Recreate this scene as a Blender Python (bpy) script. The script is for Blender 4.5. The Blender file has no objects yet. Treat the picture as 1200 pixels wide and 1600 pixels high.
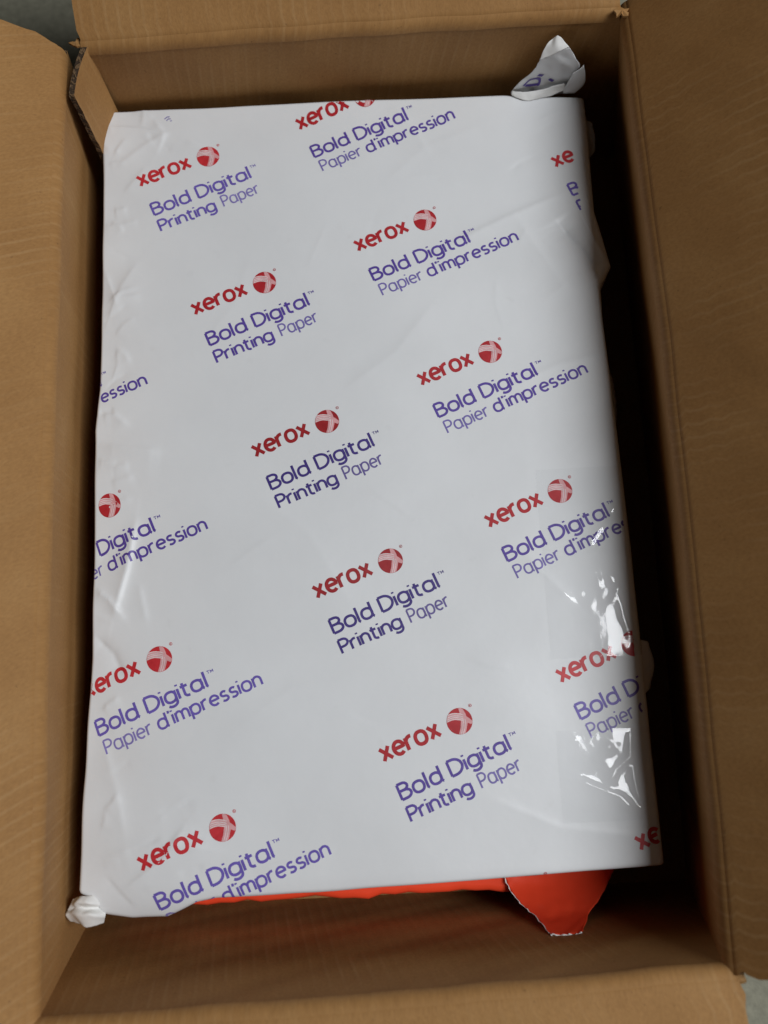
import bpy, bmesh, math, random
import numpy as np
from mathutils import Vector, Matrix

random.seed(4)
rng = np.random.default_rng(7)
scene = bpy.context.scene
MM = 0.001
DEPTH = 112.0            # mm from the floor to the top face of the upper ream (local z = 0)

# ------------------------------------------------------------------ camera
cam = bpy.data.cameras.new("camera")
cam.sensor_fit = 'VERTICAL'
cam.sensor_height = 36.0
cam.lens = 1342.41 / 1600 * 36.0
cam.clip_start = 0.01
cam.clip_end = 50
cam_ob = bpy.data.objects.new("camera", cam)
scene.collection.objects.link(cam_ob)
cam_ob.matrix_world = Matrix(((0.99911252, 0.04024432, -0.01243251, 0.00769592),
                              (-0.04196392, 0.9765025, -0.21138094, -0.13772497),
                              (0.0036335, 0.21171506, 0.97732468, (475.40012 + DEPTH) * MM),
                              (0, 0, 0, 1)))
cam.dof.use_dof = True
cam.dof.focus_distance = 0.487
cam.dof.aperture_fstop = 5.6
scene.camera = cam_ob

# ------------------------------------------------------------------ light: a ceiling panel to the right, dim room
world = bpy.data.worlds.new("World")
scene.world = world
world.use_nodes = True
world.node_tree.nodes["Background"].inputs[0].default_value = (1.0, 1.0, 0.96, 1)
world.node_tree.nodes["Background"].inputs[1].default_value = 0.022


def panel_light(name, loc, target, sx, sy, watts, col):
    l = bpy.data.lights.new(name, 'AREA')
    l.shape = 'RECTANGLE'
    l.size, l.size_y = sx, sy
    l.energy = watts
    l.color = col
    o = bpy.data.objects.new(name, l)
    scene.collection.objects.link(o)
    o.location = loc
    o.rotation_euler = (Vector(target) - Vector(loc)).to_track_quat('-Z', 'Y').to_euler()
    return o


panel_light("ceiling_panel_light", (1.28, -0.10, 2.08), (0, 0, 0.1), 0.62, 1.22, 45, (0.95, 0.972, 1.0))

vs = scene.view_settings
vs.view_transform = 'Standard'
vs.look = 'None'
vs.exposure = 0.0
vs.gamma = 1.0
vs.use_curve_mapping = False


# ------------------------------------------------------------------ materials
def new_mat(name):
    m = bpy.data.materials.new(name)
    m.use_nodes = True
    nt = m.node_tree
    return m, nt, nt.nodes["Principled BSDF"]


def node(nt, kind, **kw):
    n = nt.nodes.new(kind)
    for k, v in kw.items():
        setattr(n, k, v)
    return n


def noise(nt, vec, scale, detail=4, rough=0.55):
    n = node(nt, 'ShaderNodeTexNoise')
    n.inputs['Scale'].default_value = scale
    n.inputs['Detail'].default_value = detail
    n.inputs['Roughness'].default_value = rough
    nt.links.new(vec, n.inputs['Vector'])
    return n


def ramp(nt, fac, stops):
    r = node(nt, 'ShaderNodeValToRGB')
    e = r.color_ramp.elements
    e[0].position, e[0].color = stops[0][0], (*stops[0][1], 1)
    e[1].position, e[1].color = stops[-1][0], (*stops[-1][1], 1)
    for p, c in stops[1:-1]:
        x = e.new(p)
        x.color = (*c, 1)
    nt.links.new(fac, r.inputs[0])
    return r


def mapping(nt, src, scale):
    mp = node(nt, 'ShaderNodeMapping')
    mp.inputs['Scale'].default_value = scale
    nt.links.new(src, mp.inputs['Vector'])
    return mp.outputs[0]


def mix_col(nt, fac, a, b, mode='MIX'):
    m = node(nt, 'ShaderNodeMix', data_type='RGBA', blend_type=mode)
    for s, v in ((m.inputs[0], fac), (m.inputs[6], a), (m.inputs[7], b)):
        if hasattr(v, 'links'):
            nt.links.new(v, s)
        else:
            s.default_value = v
    return m.outputs[2]


def bump(nt, height, strength, dist, bsdf, prev=None):
    b = node(nt, 'ShaderNodeBump')
    b.inputs['Strength'].default_value = strength
    b.inputs['Distance'].default_value = dist
    nt.links.new(height, b.inputs['Height'])
    if prev is not None:
        nt.links.new(prev.outputs[0], b.inputs['Normal'])
    nt.links.new(b.outputs[0], bsdf.inputs['Normal'])
    return b


def cardboard():
    m, nt, b = new_mat("kraft_cardboard")
    uv = node(nt, 'ShaderNodeUVMap').outputs[0]          # u, v in metres over the board
    ob = node(nt, 'ShaderNodeTexCoord').outputs['Object']
    fib = noise(nt, mapping(nt, uv, (800, 420, 1)), 1.0, 5, 0.65)
    blot = noise(nt, ob, 22.0, 5, 0.6)
    c1 = ramp(nt, blot.outputs[0], [(0.25, (0.325, 0.166, 0.055)), (0.55, (0.372, 0.197, 0.068)), (0.8, (0.405, 0.226, 0.084))])
    c2 = ramp(nt, fib.outputs[0], [(0.3, (0.84, 0.82, 0.80)), (0.7, (1.08, 1.08, 1.08))])
    col = mix_col(nt, 1.0, c1.outputs[0], c2.outputs[0], 'MULTIPLY')
    # dark flecks
    fl = noise(nt, ob, 420.0, 2, 0.5)
    fm = ramp(nt, fl.outputs[0], [(0.70, (0, 0, 0)), (0.80, (0.55, 0.55, 0.55))])
    col = mix_col(nt, fm.outputs[0], col, (0.12, 0.065, 0.025, 1))
    # pale rubbed scratches running across the board
    sc = noise(nt, mapping(nt, uv, (75, 5, 1)), 1.0, 3, 0.6)
    sm = ramp(nt, sc.outputs[0], [(0.55, (0, 0, 0)), (0.75, (0.13, 0.13, 0.13))])
    col = mix_col(nt, sm.outputs[0], col, (0.50, 0.315, 0.135, 1))
    fw = node(nt, 'ShaderNodeTexWave', wave_type='BANDS', bands_direction='X')
    fw.inputs['Scale'].default_value = 1.0
    fw.inputs['Distortion'].default_value = 0.8
    fw.inputs['Detail'].default_value = 1.0
    nt.links.new(mapping(nt, uv, (45, 6, 1)), fw.inputs['Vector'])
    rub = noise(nt, ob, 16.0, 3, 0.6)
    rm = ramp(nt, fw.outputs['Fac'], [(0.80, (0, 0, 0)), (0.97, (1, 1, 1))])
    rn = ramp(nt, rub.outputs[0], [(0.42, (0, 0, 0)), (0.68, (0.25, 0.25, 0.25))])
    col = mix_col(nt, mix_col(nt, 1.0, rm.outputs[0], rn.outputs[0], 'MULTIPLY'), col, (0.52, 0.335, 0.16, 1))
    nt.links.new(col, b.inputs['Base Color'])
    b.inputs['Roughness'].default_value = 0.72
    b.inputs['Specular IOR Level'].default_value = 0.25
    wv = node(nt, 'ShaderNodeTexWave', wave_type='BANDS', bands_direction='X')
    wv.inputs['Scale'].default_value = 1.0
    wv.inputs['Distortion'].default_value = 0.35
    wv.inputs['Detail'].default_value = 1.0
    nt.links.new(mapping(nt, uv, (45, 6, 1)), wv.inputs['Vector'])
    p = bump(nt, wv.outputs['Fac'], 0.08, 0.0005, b)
    bump(nt, fib.outputs[0], 0.25, 0.0003, b, p)
    return m


def board_edge():
    m, nt, b = new_mat("corrugated_cut_edge")
    uv = node(nt, 'ShaderNodeUVMap').outputs[0]
    wv = node(nt, 'ShaderNodeTexWave', wave_type='BANDS', bands_direction='DIAGONAL')
    wv.inputs['Scale'].default_value = 95.0
    wv.inputs['Distortion'].default_value = 9.0
    wv.inputs['Detail Scale'].default_value = 3.0
    nt.links.new(uv, wv.inputs['Vector'])
    r = ramp(nt, wv.outputs['Fac'], [(0.2, (0.045, 0.026, 0.013)), (0.8, (0.15, 0.09, 0.042))])
    nt.links.new(r.outputs[0], b.inputs['Base Color'])
    b.inputs['Roughness'].default_value = 0.9
    bump(nt, wv.outputs['Fac'], 0.8, 0.001, b)
    return m


def paper(name, col, rough=0.42, spec=0.4, fine=0.10):
    m, nt, b = new_mat(name)
    ob = node(nt, 'ShaderNodeTexCoord').outputs['Object']
    n1 = noise(nt, ob, 14.0, 5, 0.6)
    lo = tuple(c * 0.955 for c in col)
    r = ramp(nt, n1.outputs[0], [(0.3, lo), (0.6, col)])
    n2 = noise(nt, ob, 90.0, 3, 0.5)
    sm = ramp(nt, n2.outputs[0], [(0.68, (0, 0, 0)), (0.85, (0.10, 0.10, 0.10))])
    c = mix_col(nt, sm.outputs[0], r.outputs[0], (0.35, 0.33, 0.30, 1))
    nt.links.new(c, b.inputs['Base Color'])
    b.inputs['Roughness'].default_value = rough
    b.inputs['Specular IOR Level'].default_value = spec
    n3 = noise(nt, ob, 60.0, 4, 0.55)
    bump(nt, n3.outputs[0], fine, 0.002, b)
    return m


def ink(name, col, rough=0.45):
    m, nt, b = new_mat(name)
    ob = node(nt, 'ShaderNodeTexCoord').outputs['Object']
    n1 = noise(nt, ob, 260.0, 3, 0.6)
    r = ramp(nt, n1.outputs[0], [(0.3, tuple(c * 0.9 for c in col)), (0.7, tuple(min(1, c * 1.12 + 0.01) for c in col))])
    nt.links.new(r.outputs[0], b.inputs['Base Color'])
    b.inputs['Roughness'].default_value = rough
    b.inputs['Specular IOR Level'].default_value = 0.4
    return m


def clear_tape():
    m, nt, b = new_mat("clear_packing_tape")
    out = nt.nodes["Material Output"]
    nt.nodes.remove(b)
    tr = node(nt, 'ShaderNodeBsdfTransparent')
    tr.inputs[0].default_value = (1, 1, 1, 1)
    gl = node(nt, 'ShaderNodeBsdfGlossy')
    gl.inputs['Roughness'].default_value = 0.06
    fr = node(nt, 'ShaderNodeFresnel')
    geo = node(nt, 'ShaderNodeNewGeometry')
    ior = node(nt, 'ShaderNodeMapRange')                 # same reflectance from either face of the thin film
    ior.inputs['To Min'].default_value = 1.46
    ior.inputs['To Max'].default_value = 1 / 1.46
    nt.links.new(geo.outputs['Backfacing'], ior.inputs['Value'])
    nt.links.new(ior.outputs[0], fr.inputs['IOR'])
    mx = node(nt, 'ShaderNodeMixShader')
    nt.links.new(fr.outputs[0], mx.inputs[0])
    nt.links.new(tr.outputs[0], mx.inputs[1])
    nt.links.new(gl.outputs[0], mx.inputs[2])
    nt.links.new(mx.outputs[0], out.inputs['Surface'])
    ob = node(nt, 'ShaderNodeTexCoord').outputs['Object']
    n = noise(nt, mapping(nt, ob, (1.0, 0.6, 1.0)), 70.0, 3, 0.5)
    bp = node(nt, 'ShaderNodeBump')
    bp.inputs['Strength'].default_value = 0.14
    bp.inputs['Distance'].default_value = 0.001
    nt.links.new(n.outputs[0], bp.inputs['Height'])
    nt.links.new(bp.outputs[0], gl.inputs['Normal'])
    nt.links.new(bp.outputs[0], fr.inputs['Normal'])
    return m


def concrete():
    m, nt, b = new_mat("worn_concrete")
    ob = node(nt, 'ShaderNodeTexCoord').outputs['Object']
    n1 = noise(nt, ob, 9.0, 6, 0.65)
    n2 = noise(nt, ob, 180.0, 3, 0.6)
    r1 = ramp(nt, n1.outputs[0], [(0.3, (0.215, 0.207, 0.150)), (0.7, (0.30, 0.29, 0.215))])
    r2 = ramp(nt, n2.outputs[0], [(0.3, (0.8, 0.8, 0.8)), (0.7, (1.1, 1.1, 1.1))])
    nt.links.new(mix_col(nt, 1.0, r1.outputs[0], r2.outputs[0], 'MULTIPLY'), b.inputs['Base Color'])
    b.inputs['Roughness'].default_value = 0.75
    bump(nt, n2.outputs[0], 0.3, 0.001, b)
    return m


M_BOARD, M_EDGE = cardboard(), board_edge()
M_PAPER = paper("coated_white_wrapper", (0.775, 0.79, 0.80))
M_TORN = paper("torn_paper_fibre", (0.82, 0.82, 0.80), 0.8, 0.2, 0.3)
M_REDWRAP = paper("red_wrapper", (0.93, 0.075, 0.026), 0.38, 0.45)
M_PALE = paper("pale_pink_torn_paper", (0.62, 0.42, 0.40), 0.8, 0.2, 0.3)
M_REDS = [ink("red_ink_dark", (0.34, 0.010, 0.014)), ink("red_ink", (0.44, 0.014, 0.021)), ink("red_ink_pale", (0.56, 0.024, 0.032))]
M_PINK = ink("pink_tint_ink", (0.70, 0.36, 0.37))
M_LINE = ink("unprinted_white_line", (0.78, 0.70, 0.70))
# ink colours come in dark, middle and pale tones, chosen per repeat
M_PURPLES = [ink("purple_ink_dark", (0.052, 0.030, 0.205)), ink("purple_ink", (0.098, 0.056, 0.33)), ink("purple_ink_pale", (0.145, 0.100, 0.44))]
M_LILACS = [ink("light_purple_ink_dark", (0.135, 0.105, 0.31)), ink("light_purple_ink", (0.18, 0.145, 0.42)), ink("light_purple_ink_pale", (0.235, 0.195, 0.50))]
M_PURPLE, M_LILAC = M_PURPLES[1], M_LILACS[1]
M_TAPE = clear_tape()
M_FLOOR = concrete()


# ------------------------------------------------------------------ object helpers
def W(p):
    return (p[0] * MM, p[1] * MM, (p[2] + DEPTH) * MM)


def link(name, me, parent=None):
    o = bpy.data.objects.new(name, me)
    scene.collection.objects.link(o)
    if parent is not None:
        o.parent = parent
        o.matrix_parent_inverse = parent.matrix_world.inverted()
    return o


def mesh_obj(name, verts, faces, mats, parent=None, smooth=True, fmat=None, uvs=None):
    """verts in mm (local ream frame); one mesh object"""
    me = bpy.data.meshes.new(name)
    me.from_pydata([W(v) for v in verts], [], faces)
    for m in (mats if isinstance(mats, (list, tuple)) else [mats]):
        me.materials.append(m)
    me.polygons.foreach_set('use_smooth', [smooth] * len(me.polygons))
    if fmat is not None:
        me.polygons.foreach_set('material_index', fmat)
    if uvs is not None:
        lay = me.uv_layers.new(name="UVMap")
        li = np.empty(len(me.loops), dtype=np.int32)
        me.loops.foreach_get('vertex_index', li)
        lay.data.foreach_set('uv', np.asarray(uvs, dtype=np.float32)[li].ravel())
    me.update()
    return link(name, me, parent)


def thing(name, label, cat, base):
    o = bpy.data.objects.new(name, None)
    o.empty_display_size = 0.05
    scene.collection.objects.link(o)
    o.location = W(base)
    o['label'] = label
    o['category'] = cat
    bpy.context.view_layer.update()
    return o


def wob(k, amp, wl, seed):
    """smooth 1-D wobble: function of mm"""
    r = np.random.default_rng(seed)
    ph = r.uniform(0, 6.28, k)
    fr = 2 * np.pi / (wl * r.uniform(0.5, 1.6, k))
    am = r.uniform(0.4, 1.0, k) * amp / k * 1.6
    return lambda t: float(np.sum(am * np.sin(fr * t + ph)))


def slab(name, f, nu, nv, t, parent, flip=1, edge_mat=True):
    """board following f(u,v) (u,v in 0..1), thickness t mm away from the inner face"""
    us, vs_ = np.linspace(0, 1, nu + 1), np.linspace(0, 1, nv + 1)
    P = np.array([[f(u, v) for v in vs_] for u in us], dtype=float)
    du, dv = np.gradient(P, axis=0), np.gradient(P, axis=1)
    N = np.cross(du, dv)
    N /= np.linalg.norm(N, axis=2, keepdims=True) + 1e-9
    Q = P - flip * t * N
    lu = np.cumsum(np.r_[np.zeros((1, nv + 1)), np.linalg.norm(np.diff(P, axis=0), axis=2)], axis=0)
    lv = np.cumsum(np.c_[np.zeros((nu + 1, 1)), np.linalg.norm(np.diff(P, axis=1), axis=2)], axis=1)
    verts = np.vstack([P.reshape(-1, 3), Q.reshape(-1, 3)])
    uv = np.vstack([np.stack([lu, lv], 2).reshape(-1, 2)] * 2) * MM
    n = (nu + 1) * (nv + 1)
    idx = lambda i, j, k=0: k * n + i * (nv + 1) + j
    faces, fm = [], []
    for i in range(nu):
        for j in range(nv):
            a = [idx(i, j), idx(i + 1, j), idx(i + 1, j + 1), idx(i, j + 1)]
            b = [x + n for x in a][::-1]
            if flip < 0:
                a, b = a[::-1], b[::-1]
            faces += [a, b]
            fm += [0, 0]
    ring = [(i, 0) for i in range(nu)] + [(nu, j) for j in range(nv)] + [(i, nv) for i in range(nu, 0, -1)] + [(0, j) for j in range(nv, 0, -1)]
    base = len(verts)
    # duplicate rim so the cut edge stays crisp
    rv, ruv = [], []
    s = 0.0
    for k, (i, j) in enumerate(ring):
        rv += [verts[idx(i, j)], verts[idx(i, j, 1)]]
        ruv += [(s, 0), (s, t * MM)]
        i2, j2 = ring[(k + 1) % len(ring)]
        s += float(np.linalg.norm(P[i2, j2] - P[i, j])) * MM
    verts = np.vstack([verts, np.array(rv)])
    uv = np.vstack([uv, np.array(ruv)])
    m = len(ring)
    for k in range(m):
        a, b = base + 2 * k, base + 2 * ((k + 1) % m)
        q = [a, a + 1, b + 1, b]
        if flip < 0:
            q = q[::-1]
        faces.append(q)
        fm.append(1)
    return mesh_obj(name, verts.tolist(), faces, [M_BOARD, M_EDGE], parent, True, fm, uv)


# ------------------------------------------------------------------ floor
def build_floor():
    s = 4000
    o = mesh_obj("floor", [(-s, -s, -DEPTH), (s, -s, -DEPTH), (s, s, -DEPTH), (-s, s, -DEPTH)], [(0, 1, 2, 3)], M_FLOOR, None, False)
    o['kind'] = 'structure'


build_floor()

# ------------------------------------------------------------------ cardboard box
RIM = 56.0
BT = 4.0
BOTTOM = -108.0
# inner corners at the rim and at the bottom (mm): rear-left, rear-right, front-right, front-left
RL, RR, FR, FL = (-160.0, 231.0), (164.5, 243.0), (161.0, -265.5), (-154.0, -275.5)
bRL, bRR, bFR, bFL = (-181.0, 250.0), (206.0, 262.0), (202.0, -263.0), (-181.0, -263.0)

box = thing("cardboard_box", "open brown cardboard box with spread flaps standing on the concrete floor", "box", (0, 0, -DEPTH))


def lerp(a, b, t):
    return tuple(x + (y - x) * t for x, y in zip(a, b))


def wall(name, A, B, bA, bB, bow, seed, flip, nu=60, nv=24, start=0.0):
    w1, w2 = wob(5, 0.45, 110, seed), wob(5, 0.4, 40, seed + 1)
    top = RIM - 5.0
    ax = Vector((B[0] - A[0], B[1] - A[1]))
    out = Vector((ax.y, -ax.x)).normalized() * flip

    def f(u, v):
        u = start + (1 - start) * u
        z = BOTTOM + (top - BOTTOM) * v
        k = (z - BOTTOM) / (RIM - BOTTOM)
        p = lerp(lerp(bA, bB, u), lerp(A, B, u), k)
        b = bow * math.sin(math.pi * u) * (0.35 + 0.65 * k) + (w1(u * 400) * (0.3 + 0.7 * k) + w2(z + 200 * u)) * math.sin(math.pi * min(1, 8 * min(u, 1 - u) + 0.02) * 0.5)
        return (p[0] + out.x * b, p[1] + out.y * b, z)
    slab(name, f, nu, nv, BT, box, flip)
    return f


def flap(name, A, B, ang, length, bow, seed, flip, wallf, end0=None, end1=None, nu=80, nv=40, start=0.0, curl=0.0):
    """hinged on wall top; profile bends from upright to angle `ang` above horizontal"""
    ax = Vector((B[0] - A[0], B[1] - A[1]))
    L = ax.length
    ax.normalize()
    out = Vector((ax.y, -ax.x)) * flip
    w1, w2, w3 = wob(6, 1.6, 120, seed), wob(5, 1.0, 45, seed + 3), wob(6, 0.5, 9, seed + 5)
    arc = 4.0
    th1 = math.radians(ang)
    # profile table
    prof = [(0.0, 0.0)]
    ss = np.r_[np.linspace(0, 10, 26), np.linspace(10, length, nv - 13)[1:]]
    x = z = 0.0
    for a, b in zip(ss[:-1], ss[1:]):
        m = (a + b) / 2
        k = min(1.0, m / arc)
        th = math.pi / 2 + (th1 - math.pi / 2) * (k * k * (3 - 2 * k)) + math.radians(curl) * max(0, m - arc) / length
        x += math.cos(th) * (b - a)
        z += math.sin(th) * (b - a)
        prof.append((x, z))
    n = len(ss) - 1

    def f(u, v):
        j = min(n, int(round(v * n)))
        s = ss[j]
        base = wallf(u, 1.0)
        px, pz = prof[j]
        g = math.exp(-((s - 4.2) / 0.8) ** 2) * 0.6            # pressed score line along the fold
        t = 0.0
        if end0 is not None:
            t += end0(s) * max(0.0, 1 - u * 3.0)
        if end1 is not None:
            t += end1(s) * max(0.0, 1 - (1 - u) * 3.0)
        jag = w3(s * 1.0) * 0.5 * (1.0 if u < 0.001 or u > 0.999 else 0.0)
        fade = min(1.0, s / 40.0)
        dz = (w1(u * L) + 0.5 * w2(u * L + s)) * fade
        px2 = px + g
        px2 -= 0.25
        pz -= 1.5 * max(0.0, 1 - s / 4.0)
        return (base[0] + out.x * px2 + ax.x * (t + jag), base[1] + out.y * px2 + ax.y * (t + jag), base[2] + pz + dz - g * 0.4)
    return slab(name, f, nu, n, BT, box, flip)


def build_box():
    # floor of the box
    c = [bRL, bRR, bFR, bFL]
    v = [(x, y, BOTTOM) for x, y in c] + [(x, y, BOTTOM - BT + 0.2) for x, y in c]
    mesh_obj("bottom_panel", v, [(0, 1, 2, 3)[::-1], (4, 5, 6, 7), (0, 1, 5, 4), (1, 2, 6, 5), (2, 3, 7, 6), (3, 0, 4, 7)], [M_BOARD], box, False,
             None, [(a[0] * MM, a[1] * MM) for a in v])
    fl = wall("side_wall", FL, RL, bFL, bRL, 1.0, 11, -1)
    fr = wall("side_wall", FR, RR, bFR, bRR, 3.5, 21, 1)
    fb = wall("end_wall", RL, RR, bRL, bRR, 1.5, 31, -1, start=0.035)
    ff = wall("end_wall", FL, FR, bFL, bFR, 1.0, 41, 1)
    # flaps; the cut ends are ragged
    we = wob(6, 1.6, 14, 77)
    flap("side_flap", FL, RL, 33, 150, 0, 51, -1, fl, end0=lambda s: -6 - 0.5 * s,
         end1=lambda s: 3.0 - 7.5 * math.exp(-s / 9.0) - 0.05 * s + we(s) * 0.6, curl=-10)
    flap("side_flap", FR, RR, 49, 150, 0, 61, 1, fr, end0=lambda s: 1.0 + we(s * 1.7) * 1.1, end1=lambda s: 3 + 0.06 * s + we(s), curl=-8)
    flap("end_flap", RL, RR, 40, 150, 0, 71, -1, fb, end0=lambda s: 1.5 + 0.02 * s + we(s + 9) * 0.8, end1=lambda s: -5 - 0.02 * s + we(s) * 0.8)
    flap("end_flap", FL, FR, 8, 150, 0, 81, 1, ff, end0=lambda s: 3 + 0.2 * s + we(s) * 0.8, end1=lambda s: 0.5 + we(s + 4) * 0.9)

    # glue tab folded from the end wall on to the inside of the side wall
    wt = wob(5, 0.7, 18, 5)

    def tab(u, v):
        z = BOTTOM + 1 + (RIM - 2 - BOTTOM) * v
        k = v
        a = (-146.5, lerp((236.2,), (231.0,), k)[0])
        b = (-153.6 - 1.5 * (1 - k), 200.0 + wt(z))
        p = lerp(a, b, u)
        bul = 1.2 * math.sin(math.pi * u)
        zz = z - (0.0 if v < 0.98 else 1.5 * u)
        return (p[0] - bul, p[1], zz)
    slab("glue_tab", tab, 12, 60, 3.2, box, 1)

    # torn scraps of liner at the corners of the rim
    def scrap(name, c, r, seed, zz):
        rr = np.random.default_rng(seed)
        n = 14
        vs1 = []
        for k in range(n):
            a = 2 * math.pi * k / n
            q = r * rr.uniform(0.55, 1.15)
            vs1.append((c[0] + q * math.cos(a), c[1] + 0.8 * q * math.sin(a), zz + rr.uniform(-1.2, 1.2)))
        vv = [(c[0], c[1], zz + 1.2)] + vs1 + [(x, y, z - 1.2) for x, y, z in vs1]
        fs = [(0, 1 + k, 1 + (k + 1) % n) for k in range(n)] + [(1 + k, 1 + n + k, 1 + n + (k + 1) % n, 1 + (k + 1) % n) for k in range(n)]
        mesh_obj(name, vv, fs, [M_BOARD], box, False, None, [(a[0] * MM, a[1] * MM) for a in vv])
    scrap("torn_corner", (160.5, 238.5), 5.0, 3, RIM + 2.0)
    scrap("torn_corner", (161.5, -267.5), 5.5, 8, RIM + 0.5)
    scrap("torn_corner", (-150.0, 232.0), 3.6, 9, RIM - 1.0)


build_box()

# ------------------------------------------------------------------ wrapped ream: one surface function for paper, print and tape
RW, RH, RT = 304.8, 458.0, 52.0


def sines(k, wl, seed):
    r = np.random.default_rng(seed)
    a = r.uniform(0, 2 * np.pi, k)
    f = 2 * np.pi / (wl * r.uniform(0.6, 1.7, k))
    ph = r.uniform(0, 2 * np.pi, k)
    return lambda x, y: sum(np.sin(f[i] * (x * np.cos(a[i]) + y * np.sin(a[i])) + ph[i]) for i in range(k)) / math.sqrt(k)


N_BIG, N_MID, N_SIDE = sines(7, 130, 1), sines(9, 38, 2), sines(8, 30, 3)


def seg_dist(x, y, pts):
    """distance to a polyline, signed side, and position 0..1 along it"""
    best = np.full(np.shape(x), 1e9)
    side = np.zeros(np.shape(x))
    along = np.zeros(np.shape(x))
    n = len(pts) - 1
    for i in range(n):
        (ax, ay), (bx, by) = pts[i], pts[i + 1]
        dx, dy = bx - ax, by - ay
        l2 = dx * dx + dy * dy
        t = np.clip(((x - ax) * dx + (y - ay) * dy) / l2, 0, 1)
        px, py = x - (ax + t * dx), y - (ay + t * dy)
        d = np.hypot(px, py)
        m = d < best
        best = np.where(m, d, best)
        side = np.where(m, np.sign(dx * py - dy * px), side)
        along = np.where(m, (i + t) / n, along)
    return best, side, along


# creases of the wrapper: polyline (mm), height (mm), half width on either side (mm)
CREASES = [
    ([(57, 128), (95, 146), (135, 163)], 0.5, 1.6, 6.0),
    ([(-8, 38), (25, 62), (52, 96)], 0.30, 4.0, 14.0),
    ([(20, 170), (48, 196), (92, 214)], 0.16, 3.0, 12.0),
    ([(-90, 70), (-70, 96), (-60, 130)], 0.16, 3.0, 12.0),
    ([(-70, -150), (-40, -130), (10, -124)], 0.14, 3.0, 12.0),
    ([(-126, -32), (-131, -62), (-138, -88)], 1.3, 2.2, 6.5),
    ([(-150, 28), (-140, 29), (-131, 22)], 0.6, 1.0, 3.5),
    ([(-150, 12), (-128, 8), (-112, 6)], 0.8, 2.0, 9.0),
    ([(-150, 2), (-138, 0)], 0.5, 1.0, 4.0),
    ([(-150, -72), (-141, -78), (-131, -90)], 0.8, 1.4, 4.0),
    ([(-150, -98), (-138, -108), (-132, -120)], -1.0, 3.0, 7.0),
    ([(-124, -70), (-119, -92)], 0.4, 1.2, 6.0),
    ([(-150, 218), (-128, 216), (-112, 212)], 0.5, 1.2, 4.0),
    ([(-120, 222), (-113, 212), (-118, 198)], 0.6, 1.0, 4.0),
    ([(-143, 190), (-126, 204), (-110, 214)], 0.45, 1.5, 6.0),
    ([(-138, 172), (-124, 190)], 0.35, 1.2, 5.0),
    ([(-100, 208), (-84, 198)], 0.3, 1.2, 5.0),
    ([(-150, 80), (-138, 110), (-128, 126)], 0.5, 2.5, 10.0),
    ([(-150, 120), (-140, 96)], 0.5, 2.0, 8.0),
    ([(-144, -150), (-134, -178), (-128, -205)], 0.5, 3.0, 10.0),
    ([(-140, -212), (-110, -206), (-78, -212)], 0.7, 2.5, 9.0),
    ([(-128, -228), (-108, -214), (-96, -196)], 0.5, 1.5, 6.0),
    ([(-62, -222), (-20, -214)], 0.3, 2.0, 9.0),
    ([(88, 36), (120, 50), (149, 56)], 0.25, 2.0, 8.0),
    ([(126, 144), (141, 124), (149, 104)], -2.2, 6.0, 7.0),
    ([(142, 150), (147, 132), (152, 113)], 0.9, 1.2, 2.5),
    ([(100, 150), (132, 92)], 0.5, 4.0, 10.0),
    ([(60, -190), (100, -208), (145, -214)], 0.25, 2.0, 9.0),
    ([(30, 226), (44, 208), (52, 190)], 0.25, 2.0, 8.0),
    ([(-60, -20), (-30, -44), (-4, -90)], 0.16, 4.0, 14.0),
    ([(90, -60), (118, -92)], 0.3, 2.0, 6.0),
]

_r = np.random.default_rng(31)


def small_creases(n, xr, yr, length, height, ang=None):
    for _ in range(n):
        x, y = _r.uniform(*xr), _r.uniform(*yr)
        a = _r.uniform(0, math.pi) if ang is None else _r.normal(ang, 0.45)
        l = length * _r.uniform(0.5, 1.4)
        b = a + _r.uniform(-0.5, 0.5)
        CREASES.append(([(x, y), (x + l * 0.5 * math.cos(a), y + l * 0.5 * math.sin(a)), (x + l * 0.5 * (math.cos(a) + math.cos(b)), y + l * 0.5 * (math.sin(a) + math.sin(b)))],
                        height * _r.uniform(0.4, 1.2) * _r.choice([-1, 1], p=[0.3, 0.7]), _r.uniform(0.5, 1.2), _r.uniform(1.5, 5.0)))


small_creases(26, (-152, -138), (-200, 215), 16, 0.42, 0.2)
small_creases(9, (-150, -105), (185, 226), 16, 0.34)
small_creases(8, (100, 145), (90, 220), 22, 0.22, 0.5)
small_creases(8, (-146, -90), (-226, -190), 18, 0.36, 0.3)
small_creases(9, (-90, 110), (-200, 200), 34, 0.10)


def relief(x, y):
    z = 0.5 * N_BIG(x, y) + 0.08 * N_MID(x, y)
    near_left = np.exp(-((x + 152) / 26.0) ** 2)
    z = z + near_left * 0.55 * N_MID(x * 0.9 + 40, y * 0.9)
    for pts, h, wa, wb in CREASES:
        d, s, al = seg_dist(x, y, pts)
        w = np.where(s > 0, wa, wb)
        end = np.clip(np.minimum(al, 1 - al) * 4 + 0.15, 0, 1)
        z = z + 1.5 * h * np.exp(-d / w) * end
    return z


def edge_profile(s, half, r):
    a = np.abs(s)
    flat = half - r
    t = np.clip((a - flat) / r, 0, math.pi / 2)
    x = np.where(a <= flat, a, flat + r * np.sin(t))
    z = np.where(a <= flat, 0.0, -r * (1 - np.cos(t)))
    z = z - np.maximum(0, a - flat - r * math.pi / 2)
    return np.sign(s) * x, z


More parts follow.
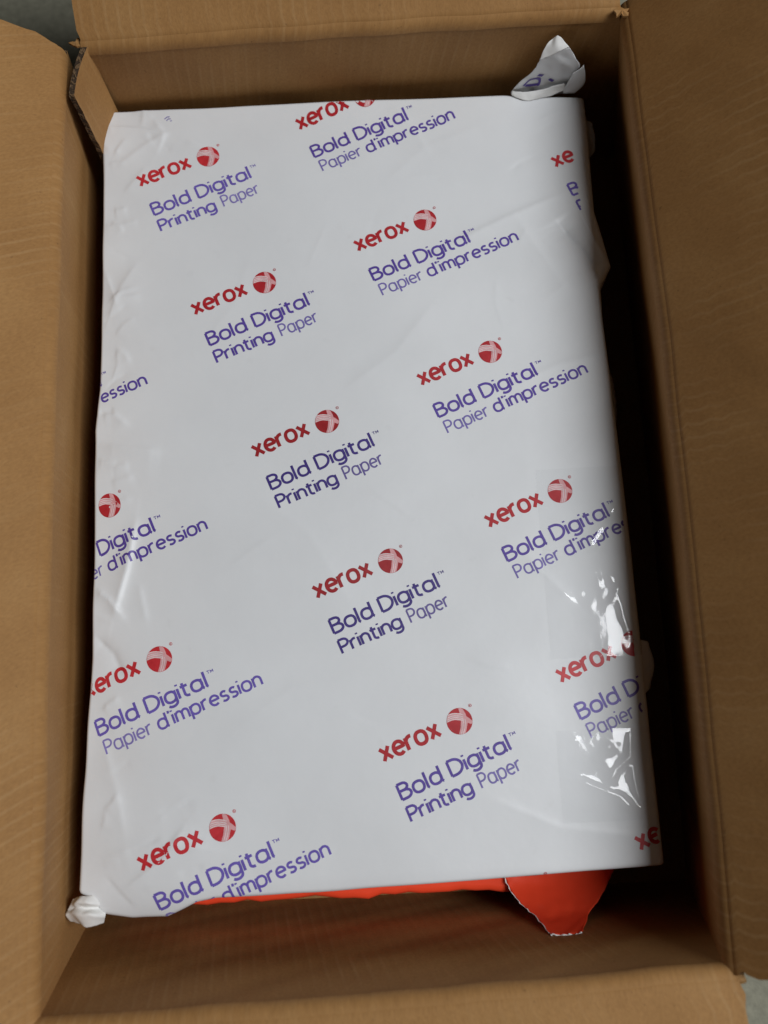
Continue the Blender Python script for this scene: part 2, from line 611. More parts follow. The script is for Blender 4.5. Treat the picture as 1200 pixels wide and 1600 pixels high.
# sideways offsets of the four edges (mm), tabulated along the edge
OFF_L = ([-229, -160, -110, -75, -40, 0, 20, 30, 45, 100, 160, 229], [0, 1.2, 3.0, 3.0, 2.6, 1.6, 1.2, 2.2, 3.2, 3.2, 2.2, 0])
OFF_R = ([-229, -60, -10, 40, 80, 98, 101, 113, 150, 175, 229], [0, 0, -0.8, -1.8, -2.6, -2.2, -1.0, 6.0, -0.8, -0.5, 0])
OFF_F = ([-152, -146, -140, -126, -108, -92, -82, -30, 50, 100, 152], [-1.0, -4.0, -12.0, -15.0, -15.0, -8.0, -6.5, -6.0, -3.5, -1.8, 0])
OFF_B = ([-152, -110, -60, 20, 100, 125, 152], [0, 1.4, 2.6, 3.2, 3.2, 0.5, 0])


def surface(u, v):
    """flat wrapper coordinates (mm from the ream centre) -> 3-D point on the wrapped ream"""
    u, v = np.asarray(u, float), np.asarray(v, float)
    ru = np.where(u > 0, 3.6, 1.8)
    rv = np.where(v > 0, 1.5, 2.0)
    x, zx = edge_profile(u, RW / 2, ru)
    ext = np.where(v < 0, -np.interp(u, *OFF_F), 0.0)
    y, zy = edge_profile(v, RH / 2 + ext, rv)
    z = zx + zy
    top = np.exp(np.minimum(0, z + 1.0) / 6.0)
    z = z - 0.0022 * np.maximum(0, x - 132) ** 2
    z = z + relief(x, y) * top
    fall = lambda d, w: np.clip(1 - d / w, 0, 1) ** 2
    ox = np.interp(y, *OFF_L) * fall(x + RW / 2, 26) + np.interp(y, *OFF_R) * fall(RW / 2 - x, 18)
    oy = np.interp(x, *OFF_B) * fall(RH / 2 - y, 24)
    z = z - 0.018 * np.maximum(0, -y - RH / 2 + 3) ** 2
    down = np.clip(-z / 20.0, 0, 1)
    side = N_SIDE(x + y, z * 1.5) * 0.7 * down
    x = x + ox + np.where(np.abs(u) > RW / 2, np.sign(u) * side, 0)
    y = y + oy + np.where(np.abs(v) > RH / 2, np.sign(v) * side, 0)
    return np.stack([x, y, np.maximum(z, -RT)], -1)


def drape(u, v, off):
    u, v = np.asarray(u, float), np.asarray(v, float)
    e = 0.35
    p = surface(u, v)
    n = np.cross(surface(u + e, v) - surface(u - e, v), surface(u, v + e) - surface(u, v - e))
    n /= np.linalg.norm(n, axis=-1, keepdims=True) + 1e-9
    return p + n * np.asarray(off)[..., None] if np.ndim(off) else p + n * off


def grid_faces(nu, nv, keep=None):
    fs = []
    for i in range(nu - 1):
        for j in range(nv - 1):
            if keep is None or keep(i, j):
                a = i * nv + j
                fs.append((a, a + nv, a + nv + 1, a + 1))
    return fs


ream = thing("paper_ream", "white wrapped paper ream with red and purple print lying on top inside the box", "paper ream", (0, 0, -RT - 1))


def build_wrapper():
    def axis(half, n_mid, r0, r1):
        s0 = np.linspace(-half - 66, -half - 23, 12)
        s1 = np.linspace(-half - 22, -half + 12, 60)
        s2 = np.linspace(-half + 12, half - 16, n_mid)[1:]
        s3 = np.linspace(half - 16, half + 6, 40)[1:]
        s4 = np.linspace(half + 6, half + 56, 12)[1:]
        return np.concatenate([s0, s1, s2, s3, s4])
    us, vs_ = axis(RW / 2, 240, 5, 8), axis(RH / 2, 360, 4, 3)
    U, V = np.meshgrid(us, vs_, indexing='ij')
    P = surface(U, V)
    ou, ov = np.abs(us) > RW / 2 - 1, np.abs(vs_) > RH / 2 - 1
    fs = grid_faces(len(us), len(vs_), lambda i, j: not ((ou[i] and ou[i + 1]) and (ov[j] and ov[j + 1])))
    verts = P.reshape(-1, 3).tolist()
    b = len(verts)
    x, y = RW / 2 - 2, RH / 2 - 2
    verts += [(-x, -y, -RT), (x, -y, -RT), (x, y, -RT), (-x, y, -RT)]
    fs.append((b, b + 3, b + 2, b + 1))
    mesh_obj("wrapper", verts, fs, M_PAPER, ream)


build_wrapper()


# ------------------------------------------------------------------ lettering drawn as pen strokes (cap height 1)
def arc(cx, cy, rx, ry, a0, a1, n=14):
    t = np.radians(np.linspace(a0, a1, n))
    return [(cx + rx * math.cos(a), cy + ry * math.sin(a)) for a in t]


def line(*p):
    out = []
    for (a, b), (c, d) in zip(p[:-1], p[1:]):
        k = max(2, int(math.hypot(c - a, d - b) / 0.12))
        out += [(a + (c - a) * i / k, b + (d - b) * i / k) for i in range(k)]
    return out + [p[-1]]


X = 0.70
BOWL = []
for _a in np.radians(np.linspace(0, 360, 29)):
    _c, _s = math.cos(_a), math.sin(_a)
    BOWL.append((0.27 + 0.27 * math.copysign(abs(_c) ** 0.86, _c), X / 2 + X / 2 * math.copysign(abs(_s) ** 0.86, _s)))
BOWL[-1] = BOWL[0]
GLYPHS = {
    'B': ([line((0, 0), (0, 1)), line((0, 1), (0.24, 1))[:-1] + arc(0.24, 0.77, 0.24, 0.23, 90, -90) + line((0.24, 0.54), (0, 0.54))[1:],
           line((0.24, 0.54), (0.27, 0.54))[:-1] + arc(0.27, 0.27, 0.28, 0.27, 90, -90) + line((0.27, 0), (0, 0))[1:]], 0.55),
    'D': ([line((0, 0), (0, 1)), line((0, 1), (0.22, 1))[:-1] + arc(0.22, 0.5, 0.44, 0.5, 90, -90, 20) + line((0.22, 0), (0, 0))[1:]], 0.66),
    'P': ([line((0, 0), (0, 1)), line((0, 1), (0.24, 1))[:-1] + arc(0.24, 0.73, 0.27, 0.27, 90, -90) + line((0.24, 0.46), (0, 0.46))[1:]], 0.50),
    'o': ([BOWL], 0.54),
    'l': ([line((0, 1.06), (0, 0.06), (0.06, 0.0))], 0.06),
    'd': ([BOWL, line((0.53, 1.06), (0.53, 0.06), (0.60, 0.0))], 0.58),
    'i': ([line((0, X), (0, 0)), line((0, 0.89), (0, 1.0))], 0.02),
    'g': ([BOWL, line((0.53, X), (0.53, -0.08))[:-1] + arc(0.27, -0.06, 0.26, 0.24, 0, -145, 12)], 0.54),
    't': ([line((0.12, 0.93), (0.12, 0.18))[:-1] + arc(0.30, 0.18, 0.18, 0.18, 180, 285, 8), line((-0.02, X), (0.34, X))], 0.36),
    'a': ([BOWL, line((0.52, X), (0.53, 0.06), (0.60, 0.0))], 0.58),
    'r': ([line((0, X), (0, 0)), arc(0.25, 0.42, 0.25, 0.28, 180, 75, 9)], 0.32),
    'n': ([line((0, X), (0, 0)), arc(0.23, 0.43, 0.23, 0.27, 180, 0, 14) + line((0.46, 0.43), (0.46, 0))[1:]], 0.46),
    'm': ([line((0, X), (0, 0)), arc(0.19, 0.46, 0.19, 0.24, 180, 0, 12) + line((0.38, 0.46), (0.38, 0))[1:],
           arc(0.57, 0.46, 0.19, 0.24, 180, 0, 12) + line((0.76, 0.46), (0.76, 0))[1:]], 0.76),
    'p': ([BOWL, line((0, X), (0, -0.30))], 0.54),
    'e': ([line((0.02, 0.37), (0.53, 0.37))[:-1] + arc(0.27, X / 2, 0.265, X / 2, 5, 312, 26)], 0.53),
    's': ([arc(0.20, 0.525, 0.18, 0.175, 40, 270, 12) + arc(0.20, 0.175, 0.20, 0.175, 90, -140, 12)[1:]], 0.40),
    'x': ([line((0, X), (0.50, 0)), line((0.46, X), (0.04, 0))], 0.50),
    "'": ([line((0.02, 1.06), (0, 0.86))], 0.02),
    '"': ([line((0.02, 1.06), (0, 0.88)), line((0.13, 1.06), (0.11, 0.88))], 0.13),
}


def text_strokes(txt, gap, space):
    """list of strokes, total width"""
    x, out = 0.0, []
    for ch in txt:
        if ch == ' ':
            x += space
            continue
        st, w = GLYPHS[ch]
        for s in st:
            out.append([(x + a, b) for a, b in s])
        x += w + gap
    return out, x - gap


def ribbon(stroke, hw):
    p = np.array(stroke)
    keep = np.r_[True, np.linalg.norm(np.diff(p, axis=0), axis=1) > 1e-6]
    p = p[keep]
    closed = np.linalg.norm(p[0] - p[-1]) < 1e-6
    if closed:
        t = np.roll(p[:-1], -1, 0) - np.roll(p[:-1], 1, 0)
        t = np.vstack([t, t[:1]])
    else:
        t = np.gradient(p, axis=0)
    t /= np.linalg.norm(t, axis=1, keepdims=True) + 1e-9
    n = np.stack([-t[:, 1], t[:, 0]], 1)
    return p + n * hw, p - n * hw


TH = math.radians(21.6)
CT, ST = math.cos(TH), math.sin(TH)


class Print:
    """flat print collected in wrapper coordinates, then draped on the ream as one thin film"""

    def __init__(self, g, th=TH):
        self.g, self.uv, self.off, self.f = g, [], [], []
        self.c, self.s = math.cos(th), math.sin(th)

    def add(self, pts, quads, off):
        b = len(self.uv)
        for x, y in pts:
            self.uv.append((self.g[0] + self.c * x - self.s * y, self.g[1] + self.s * x + self.c * y))
            self.off.append(off)
        self.f += [tuple(b + i for i in q) for q in quads]

    def text(self, txt, x0, x1, y, cap, weight, gap=0.17, space=0.30):
        st, w = text_strokes(txt, gap, space)
        sx = (x1 - x0) / w
        for k, s in enumerate(st):
            a, b = ribbon([(x0 + q[0] * sx, y + q[1] * cap) for q in s], weight / 2)
            n = len(a)
            self.add(np.vstack([a, b]).tolist(), [(n + i, n + i + 1, i + 1, i) for i in range(n - 1)], 0.10 + 0.006 * (k % 7))

    def build(self, name, mat, parent=None):
        u, v = np.array(self.uv).T
        keep = (np.abs(u) < RW / 2 + 34) & (np.abs(v) < RH / 2 + 34)
        fs = [f for f in self.f if all(keep[i] for i in f)]
        # print stops where the sheet folds round a corner
        fs = [f for f in fs if not (abs(u[f[0]]) > RW / 2 and abs(v[f[0]]) > RH / 2)]
        lim = np.interp(v, [-229, -100, 0, 100, 229], [151.5, 147.5, 150.5, 145, 140.5])   # the printed sheet ends at a lap seam here
        fs = [f for f in fs if max(u[i] - lim[i] for i in f) < 0]
        if not fs:
            return
        used = sorted({i for f in fs for i in f})
        remap = {i: k for k, i in enumerate(used)}
        P = drape(u[used], v[used], np.array(self.off)[used])
        return mesh_obj(name, P.tolist(), [tuple(remap[i] for i in f) for f in fs], mat, parent or ream, True)


def globe(g, tone):
    R_ = 7.0
    n = 40
    d = Print(g, 0.0)
    pts, q = [(0, 0)], []
    for r in (0.33, 0.66, 1.0):
        pts += [(R_ * r * math.cos(2 * math.pi * k / n), R_ * r * math.sin(2 * math.pi * k / n)) for k in range(n)]
    q += [(0, 1 + k, 1 + (k + 1) % n) for k in range(n)]
    for ring in (0, 1):
        a = 1 + ring * n
        q += [(a + k, a + n + k, a + n + (k + 1) % n, a + (k + 1) % n) for k in range(n)]
    d.add(pts, q, 0.10)
    disc = d.build("globe_emblem", M_REDS[tone])
    if disc is None:
        return
    up = lambda x: np.interp(x, [-1, -0.83, -0.55, -0.26, 0.1, 0.4, 0.7, 0.91, 1], [0.45, 0.54, 0.61, 0.62, 0.57, 0.44, 0.24, 0.05, 0.0])
    lo = lambda x: np.interp(x, [-1, -0.9, -0.6, -0.34, 0.11, 0.6, 0.87, 1], [-0.09, -0.05, 0.06, 0.10, 0.04, -0.13, -0.25, -0.3])
    lf = lambda y: np.interp(y, [-1, -0.5, 0.04, 0.66, 1], [-0.10, 0.05, 0.11, 0.03, -0.05])
    rt = lambda y: np.interp(y, [-1, -0.6, -0.1, 0.5, 0.95], [0.38, 0.51, 0.62, 0.50, 0.28])
    b = Print(g, 0.0)

    def band_h(f0, f1, x0, x1, off, rec):
        P0, P1 = [], []
        for x in np.linspace(x0, x1, 20):
            m = math.sqrt(max(0, 0.985 - x * x))
            a, c = np.clip(f0(x), -m, m), np.clip(f1(x), -m, m)
            P0.append((R_ * x, R_ * float(a)))
            P1.append((R_ * x, R_ * float(c)))
        k = len(P0)
        rec.add(P0 + P1, [(i, i + 1, k + i + 1, k + i) for i in range(k - 1)], off)

    def band_v(f0, f1, y0, y1, off, rec):
        P0, P1 = [], []
        for y in np.linspace(y0, y1, 20):
            m = math.sqrt(max(0, 0.985 - y * y))
            a, c = np.clip(f0(y), -m, m), np.clip(f1(y), -m, m)
            P0.append((R_ * float(a), R_ * y))
            P1.append((R_ * float(c), R_ * y))
        k = len(P0)
        rec.add(P0 + P1, [(i, i + 1, k + i + 1, k + i) for i in range(k - 1)], off)
    band_h(lo, up, -0.98, 0.98, 0.17, b)
    band_v(lf, rt, -0.98, 0.98, 0.18, b)
    b.build("globe_band", M_PINK, disc)
    w = Print(g, 0.0)
    for fr in (0.05, 0.30, 0.56, 0.88):
        a = lambda x, fr=fr: lo(x) + (up(x) - lo(x)) * fr
        c = lambda x, fr=fr: lo(x) + (up(x) - lo(x)) * fr + 0.055
        band_h(a, c, -0.93, 0.30, 0.25, w)
    for fr in (0.30, 0.62):
        a = lambda y, fr=fr: lf(y) + (rt(y) - lf(y)) * fr
        c = lambda y, fr=fr: lf(y) + (rt(y) - lf(y)) * fr + 0.05
        band_v(a, c, -0.95, 0.15, 0.26, w)
    w.build("globe_line", M_LINE, disc)


def mark(g, french, tone):
    globe(g, tone)
    wd = Print(g)
    wd.text("xerox", -45.6, -12.2, -2.7, 9.6, 2.0, 0.17)
    # small registered mark: ring with a dot
    ring = arc(8.6, 5.2, 0.75, 0.75, 0, 360, 14)
    a, b = ribbon(ring, 0.14)
    n = len(a)
    wd.add(np.vstack([a, b]).tolist(), [(n + i, n + i + 1, i + 1, i) for i in range(n - 1)], 0.1)
    a, b = ribbon([(8.5, 4.85), (8.5, 5.2), (8.55, 5.55)], 0.2)
    wd.add(np.vstack([a, b]).tolist(), [(3 + i, 4 + i, i + 1, i) for i in range(2)], 0.1)
    wd.build("brand_word", M_REDS[tone])
    tx = Print(g)
    tx.text("Bold Digital", -44.6, 19.4, -24.4, 8.0, 1.46, 0.155)
    # trademark sign
    for s in ([(21.0, -16.6), (22.6, -16.6)], [(21.8, -16.6), (21.8, -18.2)], [(23.1, -18.2), (23.1, -16.6)], [(23.1, -16.6), (23.8, -17.8)], [(23.8, -17.8), (24.5, -16.6)], [(24.5, -16.6), (24.5, -18.2)]):
        a, b = ribbon(s, 0.17)
        tx.add(np.vstack([a, b]).tolist(), [(2, 3, 1, 0)], 0.1)
    lt = Print(g)
    if french:
        lt.text("Papier", -43.6, -16.8, -35.3, 7.3, 1.0)
        tx.text("d'impression", -12.8, 46.4, -35.3, 7.3, 1.27, 0.17)
    else:
        tx.text("Printing", -44.6, -8.6, -36.2, 7.4, 1.36, 0.15)
        lt.text("Paper", -3.4, 20.2, -36.2, 7.4, 1.0)
    tx.build("product_text", M_PURPLES[tone])
    lt.build("product_text", M_LILACS[tone])


# globe centres on the wrapper, mm
ENGLISH = [(-86.1, 195.7), (-52.1, 109.1), (-16.9, 19.9), (16.2, -62.9), (49.5, -151.6), (83.5, -238.5), (171.0, 199.0)]
FRENCH = [(12.8, 231.4), (46.4, 146.4), (80.5, 59.4), (114.4, -26.8), (147.5, -114.2), (181.5, -201.6),
          (-177.5, 63.0), (-142.2, -24.8), (-112.1, -111.9), (-77.8, -200.5)]
for g, tone in zip(ENGLISH, (2, 1, 0, 0, 1, 1, 2)):
    mark(g, False, tone)
for g, tone in zip(FRENCH, (1, 1, 1, 1, 2, 2, 1, 1, 2, 2)):
    mark(g, True, tone)
sm = Print((-111, 222), 0.5)
for s in ([(-2, 1.2), (0, 1.6), (1.5, 1.0)], [(-1.5, -0.4), (0.2, 0.1), (1.4, -0.6)], [(0.5, -2), (1.5, -1.6)]):
    a, b = ribbon(s, 0.3)
    n = len(a)
    sm.add(np.vstack([a, b]).tolist(), [(n + i, n + i + 1, i + 1, i) for i in range(n - 1)], 0.12)
sm.build("smudged_text", M_LILAC)


# ------------------------------------------------------------------ clear tape over the right edge
def tape(x0, y0, y1, ridges, seed, tilt=0.0, noise_amp=0.25):
    us = np.concatenate([np.linspace(x0, 136, 60), np.linspace(136, RW / 2 + 26, 60)[1:]])
    vs_ = np.linspace(y0, y1, 90)
    U, V = np.meshgrid(us, vs_, indexing='ij')
    V = V + tilt * (U - x0)
    r = np.random.default_rng(seed)
    jag = r.uniform(-0.35, 0.35, len(vs_))
    jag[::2] += 0.5
    U[0, :] += jag
    h = np.full(U.shape, 0.42)
    ns = sines(8, 11, seed)
    ns2 = sines(6, 26, seed + 1)
    env = np.clip((U - x0 - 12) / 25, 0, 1)
    h = h + env * noise_amp * (0.35 * np.abs(ns(U, V)) + 0.9 * np.abs(ns2(U, V * 0.7)))
    for pts, amp, wa, wb in ridges:
        d, s, al = seg_dist(U, V, pts)
        w = np.where(s > 0, wa, wb)
        end = np.clip(np.minimum(al, 1 - al) * 5 + 0.1, 0, 1)
        h = h + amp * np.exp(-(d / w) ** 2) * end
    edge = np.minimum(V - V[:, :1], V[:, -1:] - V)
    h = 0.33 + (h - 0.33) * np.clip(edge / 3.0, 0, 1)
    P = drape(U, V, h)
    nv = len(vs_)
    mesh_obj("clear_tape", P.reshape(-1, 3).tolist(), grid_faces(len(us), nv), M_TAPE, ream, True)


tape(101, -121, -14, [([(128, -58), (137, -46)], 0.22, 1.4, 1.8), ([(142, -40), (149, -30)], 0.3, 1.4, 2.0), ([(146, -30), (151, -25)], 0.3, 1.2, 1.4),
                      ([(136, -68), (141, -84), (144, -100), (149, -122)], 0.45, 2.4, 3.0), ([(129, -70), (132, -82)], 0.25, 1.5, 1.8), ([(118, -84), (127, -95)], 0.10, 3.0, 3.0),
                      ([(136, -92), (144, -80)], 0.25, 1.8, 2.2), ([(141, -74), (146, -92)], 0.3, 1.4, 1.6)], 22, 0.01, 0.05)
tape(100.5, -206, -159, [([(119, -178), (124, -172), (131, -166)], 0.75, 2.2, 2.6), ([(107, -183), (120, -189), (132, -194), (141, -202)], 1.0, 2.4, 3.0), ([(126, -189), (131, -180), (139, -174), (141, -160)], 0.65, 1.8, 2.2),
                         ([(140, -178), (141, -190), (144.5, -203)], 0.6, 1.7, 2.2), ([(129, -197), (145, -204)], 0.6, 2.4, 2.8), ([(126, -174), (130, -190)], 0.3, 2.4, 2.6), ([(108, -166), (112, -163)], 0.25, 1.2, 1.4)], 23, 0.0, 0.05)


# ------------------------------------------------------------------ loose and torn pieces of wrapper
def catmull(rows, n):
    """smooth a list of points to n samples"""
    p = np.array(rows, float)
    t = np.linspace(0, len(p) - 1, n)
    out = []
    for s in t:
        i = min(int(s), len(p) - 2)
        f = s - i
        p0, p1, p2, p3 = p[max(0, i - 1)], p[i], p[i + 1], p[min(len(p) - 1, i + 2)]
        out.append(0.5 * ((2 * p1) + (-p0 + p2) * f + (2 * p0 - 5 * p1 + 4 * p2 - p3) * f * f + (-p0 + 3 * p1 - 3 * p2 + p3) * f ** 3))
    return np.array(out)


def sheet(name, rows, mat, parent, nu=16, nv=20, jag=0.4, seed=1, thick=0.25, crumple=0.0, label=None):
    """curved scrap of paper lofted through rows of 3-D points (mm), with ragged outline and real thickness"""
    r = np.random.default_rng(seed)
    R2 = [catmull(x, nv) for x in rows]
    G = np.stack([catmull([row[j] for row in R2], nu) for j in range(nv)], 1)
    if crumple:
        s1, s2 = sines(7, 9, seed), sines(7, 9, seed + 50)
        a = G[..., 0] + G[..., 2] * 0.7
        b = G[..., 1] - G[..., 2] * 0.5
        G = G + crumple * np.stack([s1(a, b), s2(a, b), s1(b + 20, a)], -1)
    j = r.uniform(-jag, jag, G.shape)
    m = np.zeros(G.shape[:2])
    m[0, :] = m[-1, :] = m[:, 0] = m[:, -1] = 1
    G = G + j * m[..., None]
    du, dv = np.gradient(G, axis=0), np.gradient(G, axis=1)
    N = np.cross(du, dv)
    N /= np.linalg.norm(N, axis=2, keepdims=True) + 1e-9
    V2 = np.vstack([G.reshape(-1, 3), (G - N * thick).reshape(-1, 3)])
    n = nu * nv
    f = grid_faces(nu, nv)
    f2 = [tuple(i + n for i in q[::-1]) for q in f]
    ring = [i * nv for i in range(nu)] + [(nu - 1) * nv + k for k in range(1, nv)] + [i * nv + nv - 1 for i in range(nu - 2, -1, -1)] + [k for k in range(nv - 2, 0, -1)]
    sides = [(ring[k], ring[k] + n, ring[(k + 1) % len(ring)] + n, ring[(k + 1) % len(ring)]) for k in range(len(ring))]
    o = mesh_obj(name, V2.tolist(), f + f2 + sides, mat, parent, True)
    if label:
        o['label'] = label
    return o, G


def film(name, strokes, hw, G, mat, parent, lift):
    """print on a loose sheet: strokes in the sheet's own 0..1 coordinates"""
    vs1, fs = [], []
    nu, nv = G.shape[:2]

    def at(a, b):
        i, j = min(a, 0.999) * (nu - 1), min(b, 0.999) * (nv - 1)
        i0, j0 = int(i), int(j)
        fi, fj = i - i0, j - j0
        p = (G[i0, j0] * (1 - fi) * (1 - fj) + G[i0 + 1, j0] * fi * (1 - fj) + G[i0, j0 + 1] * (1 - fi) * fj + G[i0 + 1, j0 + 1] * fi * fj)
        return p + np.array(lift)
    for s in strokes:
        a, b = ribbon(s, hw)
        n, k = len(a), len(vs1)
        vs1 += [at(*q).tolist() for q in a] + [at(*q).tolist() for q in b]
        fs += [(k + n + i, k + n + i + 1, k + i + 1, k + i) for i in range(n - 1)]
    mesh_obj(name, vs1, fs, mat, parent, True)


def build_tears():
    # rear right corner: the torn end of the wrapper stands up against the end wall
    end, G = sheet("torn_wrapper_end", [
        [(105.0, 233.0, -0.2), (115.5, 234.0, -2.0), (127.0, 234.0, -2.6), (140.3, 234.0, -3.3)],
        [(108.9, 231.0, 12.5), (116.7, 233.0, 9.6), (127.6, 233.0, 11.4), (141.3, 233.5, 12.3)],
        [(115.8, 230.5, 22.7), (121.6, 231.5, 21.3), (130.4, 231.5, 24.1), (144.5, 233.0, 21.1)],
        [(117.6, 230.0, 31.8), (122.4, 230.0, 33.2), (128.0, 230.0, 35.5), (139.6, 232.0, 30.5)],
        [(120.1, 230.0, 32.8), (124.2, 230.0, 35.7), (128.8, 230.0, 39.1), (133.5, 231.0, 40.3)]], M_PAPER, ream, 22, 26, 0.12, 3, 0.15, 0.22)
    dd = [(0.20 + 0.14 * math.sin(t), 0.36 + 0.15 * math.cos(t)) for t in np.linspace(-0.2, math.pi + 0.1, 14)]
    film("torn_text", [dd, line((0.19, 0.24), (0.20, 0.50)), line((0.42, 0.30), (0.38, 0.46)), line((0.26, 0.66), (0.22, 0.74))],
         0.02, G, M_PURPLE, end, (0, -0.4, 0.1))
    sheet("folded_tip", [
        [(117.5, 229.6, 32.3), (122.7, 229.6, 35.2), (128.0, 229.6, 39.1), (133.3, 230.5, 41.4)],
        [(119.0, 232.0, 35.6), (122.3, 232.0, 38.1), (126.3, 232.0, 40.9), (131.5, 232.5, 41.6)],
        [(121.5, 235.0, 39.7), (123.7, 235.5, 40.5), (125.9, 235.5, 42.4), (129.2, 235.0, 42.9)],
        [(124.7, 236.5, 41.4), (125.7, 237.0, 42.2), (126.8, 237.0, 42.7), (127.9, 236.5, 42.5)]], M_TORN, ream, 14, 18, 0.15, 5, 0.15, 0.12)
    sheet("torn_wrapper_end", [
        [(138.0, 231.0, 0.7), (142.5, 231.0, 0.4), (145.8, 231.0, 0.3)],
        [(138.5, 230.0, 11.2), (144.0, 231.0, 11.9), (150.3, 232.0, 9.2)],
        [(140.5, 230.0, 20.0), (143.7, 231.0, 21.9), (146.0, 232.0, 24.4)]], M_PAPER, ream, 12, 12, 0.12, 7, 0.15, 0.15)
    sheet("torn_strip", [
        [(105.5, 230.4, 1.0), (114.3, 226.6, 0.8), (121.7, 227.7, 0.8), (130.4, 229.0, 1.5), (139.1, 231.2, 4.0)],
        [(105.0, 231.1, 2.0), (113.3, 228.4, 2.2), (122.0, 228.7, 3.0), (129.9, 229.9, 4.5), (138.5, 231.2, 7.0)],
        [(105.5, 232.0, 3.0), (113.9, 230.5, 4.0), (123.0, 230.7, 5.0), (130.6, 230.7, 8.0), (137.2, 231.0, 10.0)]], M_TORN, ream, 10, 30, 0.14, 9, 0.15, 0.12)
    # side folds hanging in the gap on the right
    sheet("wrapper_fold", [
        [(152.5, 228, -12), (153, 218, -12), (153, 206, -14)],
        [(158, 229, -22), (160.5, 216, -26), (158, 204, -26)],
        [(161.5, 226, -22), (164, 214, -28), (160, 205, -32)]], M_PAPER, ream, 10, 16, 0.3, 11, 0.25, 0.3)
    sheet("wrapper_fold", [
        [(149.5, 60, -14), (150.5, 40, -14), (151, 14, -14)],
        [(157, 56, -26), (160.5, 36, -30), (157, 12, -30)],
        [(159, 52, -36), (162, 34, -38), (159, 14, -38)]], M_PAPER, ream, 10, 16, 0.3, 13, 0.25, 0.3)
    sheet("wrapper_fold", [
        [(152.5, -112, -8), (152.5, -126, -8), (152.5, -142, -9)],
        [(158.5, -113, -11), (160.5, -125, -12), (158, -138, -13)],
        [(160.5, -117, -18), (163, -126, -19), (160.5, -134, -20)]], M_PAPER, ream, 10, 16, 0.25, 15, 0.25, 0.2)
    # front left corner: crumpled torn end
    sheet("crumpled_end", [
        [(-141.0, -231.6, -5.0), (-146.7, -231.1, -1.0), (-151.0, -231.3, -1.0), (-157.0, -233.3, -6.0)],
        [(-140.6, -235.4, -3.0), (-145.3, -234.0, 2.5), (-150.5, -233.5, 2.5), (-158.0, -235.5, -4.0)],
        [(-139.5, -238.3, -5.0), (-146.6, -237.0, -1.0), (-152.8, -236.9, -2.0), (-159.5, -238.7, -6.0)],
        [(-139.5, -241.8, -4.0), (-144.5, -239.8, 2.5), (-151.3, -239.4, 1.5), (-160.0, -240.3, -5.0)],
        [(-141.6, -245.5, -8.0), (-146.0, -246.4, -3.0), (-152.2, -245.7, -4.0), (-158.6, -243.9, -8.0)]], M_TORN, ream, 28, 28, 0.12, 19, 0.2, 0.35)


build_tears()

# ------------------------------------------------------------------ the ream underneath, in a red wrapper, pushed forward
ream2 = thing("paper_ream", "red wrapped ream lying under the white one with a torn red flap sticking out", "paper ream", (0, -14, -107.5))


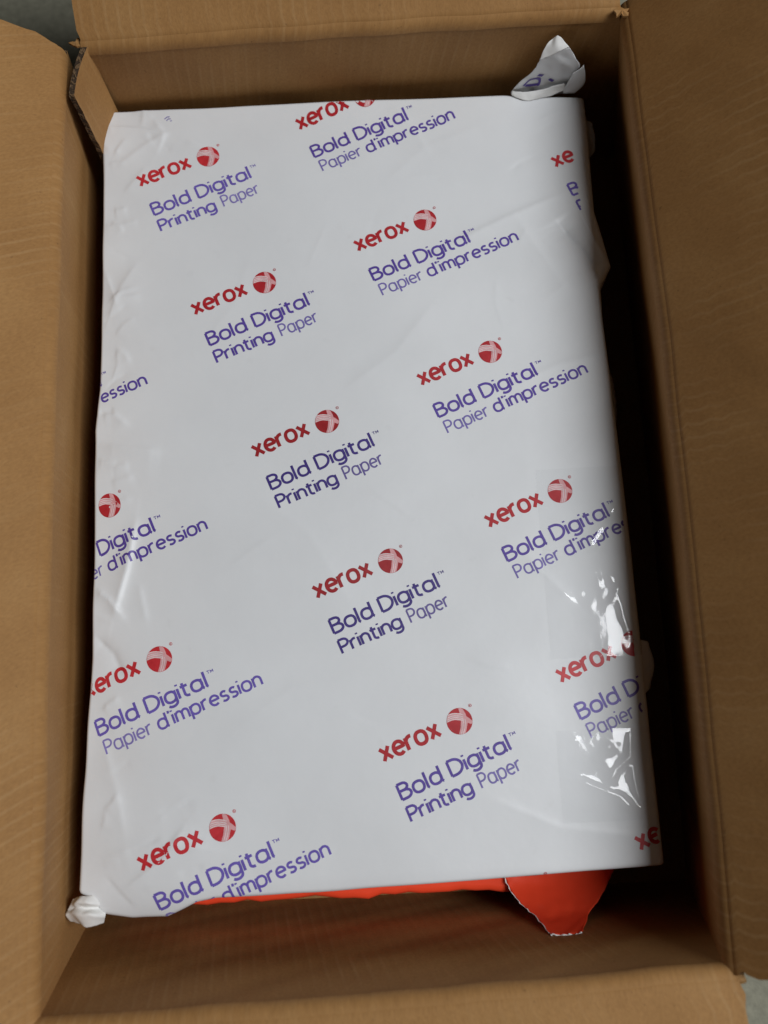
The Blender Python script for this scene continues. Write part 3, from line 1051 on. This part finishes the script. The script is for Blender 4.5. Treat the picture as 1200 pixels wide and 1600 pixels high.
def build_lower():
    x0, x1, y0, y1, z0, z1 = -151.0, 151.0, -249.0, 208.0, -107.5, -53.2
    nx, ny = 40, 50
    w1, w2 = wob(5, 2.0, 60, 91), wob(7, 2.4, 13, 92)
    verts, faces = [], []
    # rounded-edge sleeve: rows of an outline pushed in near the top
    prof = [(0.0, z0), (0.0, z1 - 4), (0.6, z1 - 2), (1.8, z1 - 0.7), (4.0, z1 - 0.05), (30, z1)]
    out = [(x, y0) for x in np.linspace(x0, x1, nx)] + [(x1, y) for y in np.linspace(y0, y1, ny)][1:] + [(x, y1) for x in np.linspace(x1, x0, nx)][1:] + [(x0, y) for y in np.linspace(y1, y0, ny)][1:-1]
    cx, cy = 0, (y0 + y1) / 2
    m = len(out)
    for ins, z in prof:
        for (x, y) in out:
            sx, sy = (x - cx) / (x1 - cx), (y - cy) / (y1 - cy)
            b = (w1(x) + w2(x)) * 0.7 * (1 if y < y0 + 0.5 else 0) * (1 if ins < 10 else 0) + 0.28 * max(0.0, x - 96) * (1 if y < y0 + 0.5 else 0)
            verts.append((x - ins * np.sign(sx) * (abs(sx) > 0.999), y - ins * np.sign(sy) * (abs(sy) > 0.999) + b, z))
    for k in range(len(prof) - 1):
        for i in range(m):
            a, b = k * m + i, k * m + (i + 1) % m
            faces.append((a, b, b + m, a + m))
    faces.append(tuple(range((len(prof) - 1) * m, len(prof) * m)))
    faces.append(tuple(range(m))[::-1])
    mesh_obj("wrapper", verts, faces, M_REDWRAP, ream2)
    # torn red flap curling up against the end wall
    rows = [
        [(74, -240, -51), (90, -239, -51), (110, -238, -51), (140, -232, -51)],
        [(77, -247, -49), (92, -247, -47), (112, -246, -46), (136, -240, -47)],
        [(82, -254, -42), (95, -254, -39), (112, -254, -38), (127, -250, -40)],
        [(88, -258.5, -31), (98, -259, -29), (109, -259, -29), (117, -258, -31)],
        [(91, -262.0, -11), (96, -262.5, -10), (103, -262.5, -10), (108, -262.0, -11)]]
    tf, G = sheet("torn_flap", rows, M_REDWRAP, ream2, 26, 24, 0.45, 23, 0.3, 0.15)
    # white paper core showing along the torn rim
    edge = G[-1]
    vs1, fs = [], []
    rr = np.random.default_rng(5)
    for k, p in enumerate(edge):
        w = 0.8 + rr.uniform(-0.2, 0.4)
        vs1 += [(p + np.array((0, 0.15, 0.35))).tolist(), (p + np.array((0, -w * 0.55, w))).tolist()]
        if k:
            b = 2 * k
            fs.append((b - 2, b - 1, b + 1, b))
    mesh_obj("torn_edge", vs1, fs, M_TORN, tf)
    side = G[:, 0]
    vs1, fs = [], []
    for k, p in enumerate(side):
        w = 0.25 + rr.uniform(0, 0.5)
        vs1 += [(p + np.array((0, 0, 0.3))).tolist(), (p + np.array((-w, 0, 0.35))).tolist()]
        if k:
            b = 2 * k
            fs.append((b - 2, b, b + 1, b - 1))
    mesh_obj("torn_edge", vs1, fs, M_TORN, tf)
    # ragged pale paper along the front of the red wrapper
    sheet("torn_strip", [
        [(-20, -245.5, -61), (10, -246.5, -60), (40, -247, -59), (66, -246.5, -59)],
        [(-18, -247.0, -62), (10, -248.0, -61), (40, -248.5, -60), (66, -248, -60)],
        [(-16, -247.5, -66), (10, -248.4, -65), (40, -248.8, -64), (64, -248, -63)]], M_PALE, ream2, 8, 40, 0.5, 29, 0.3, 0.3)


build_lower()
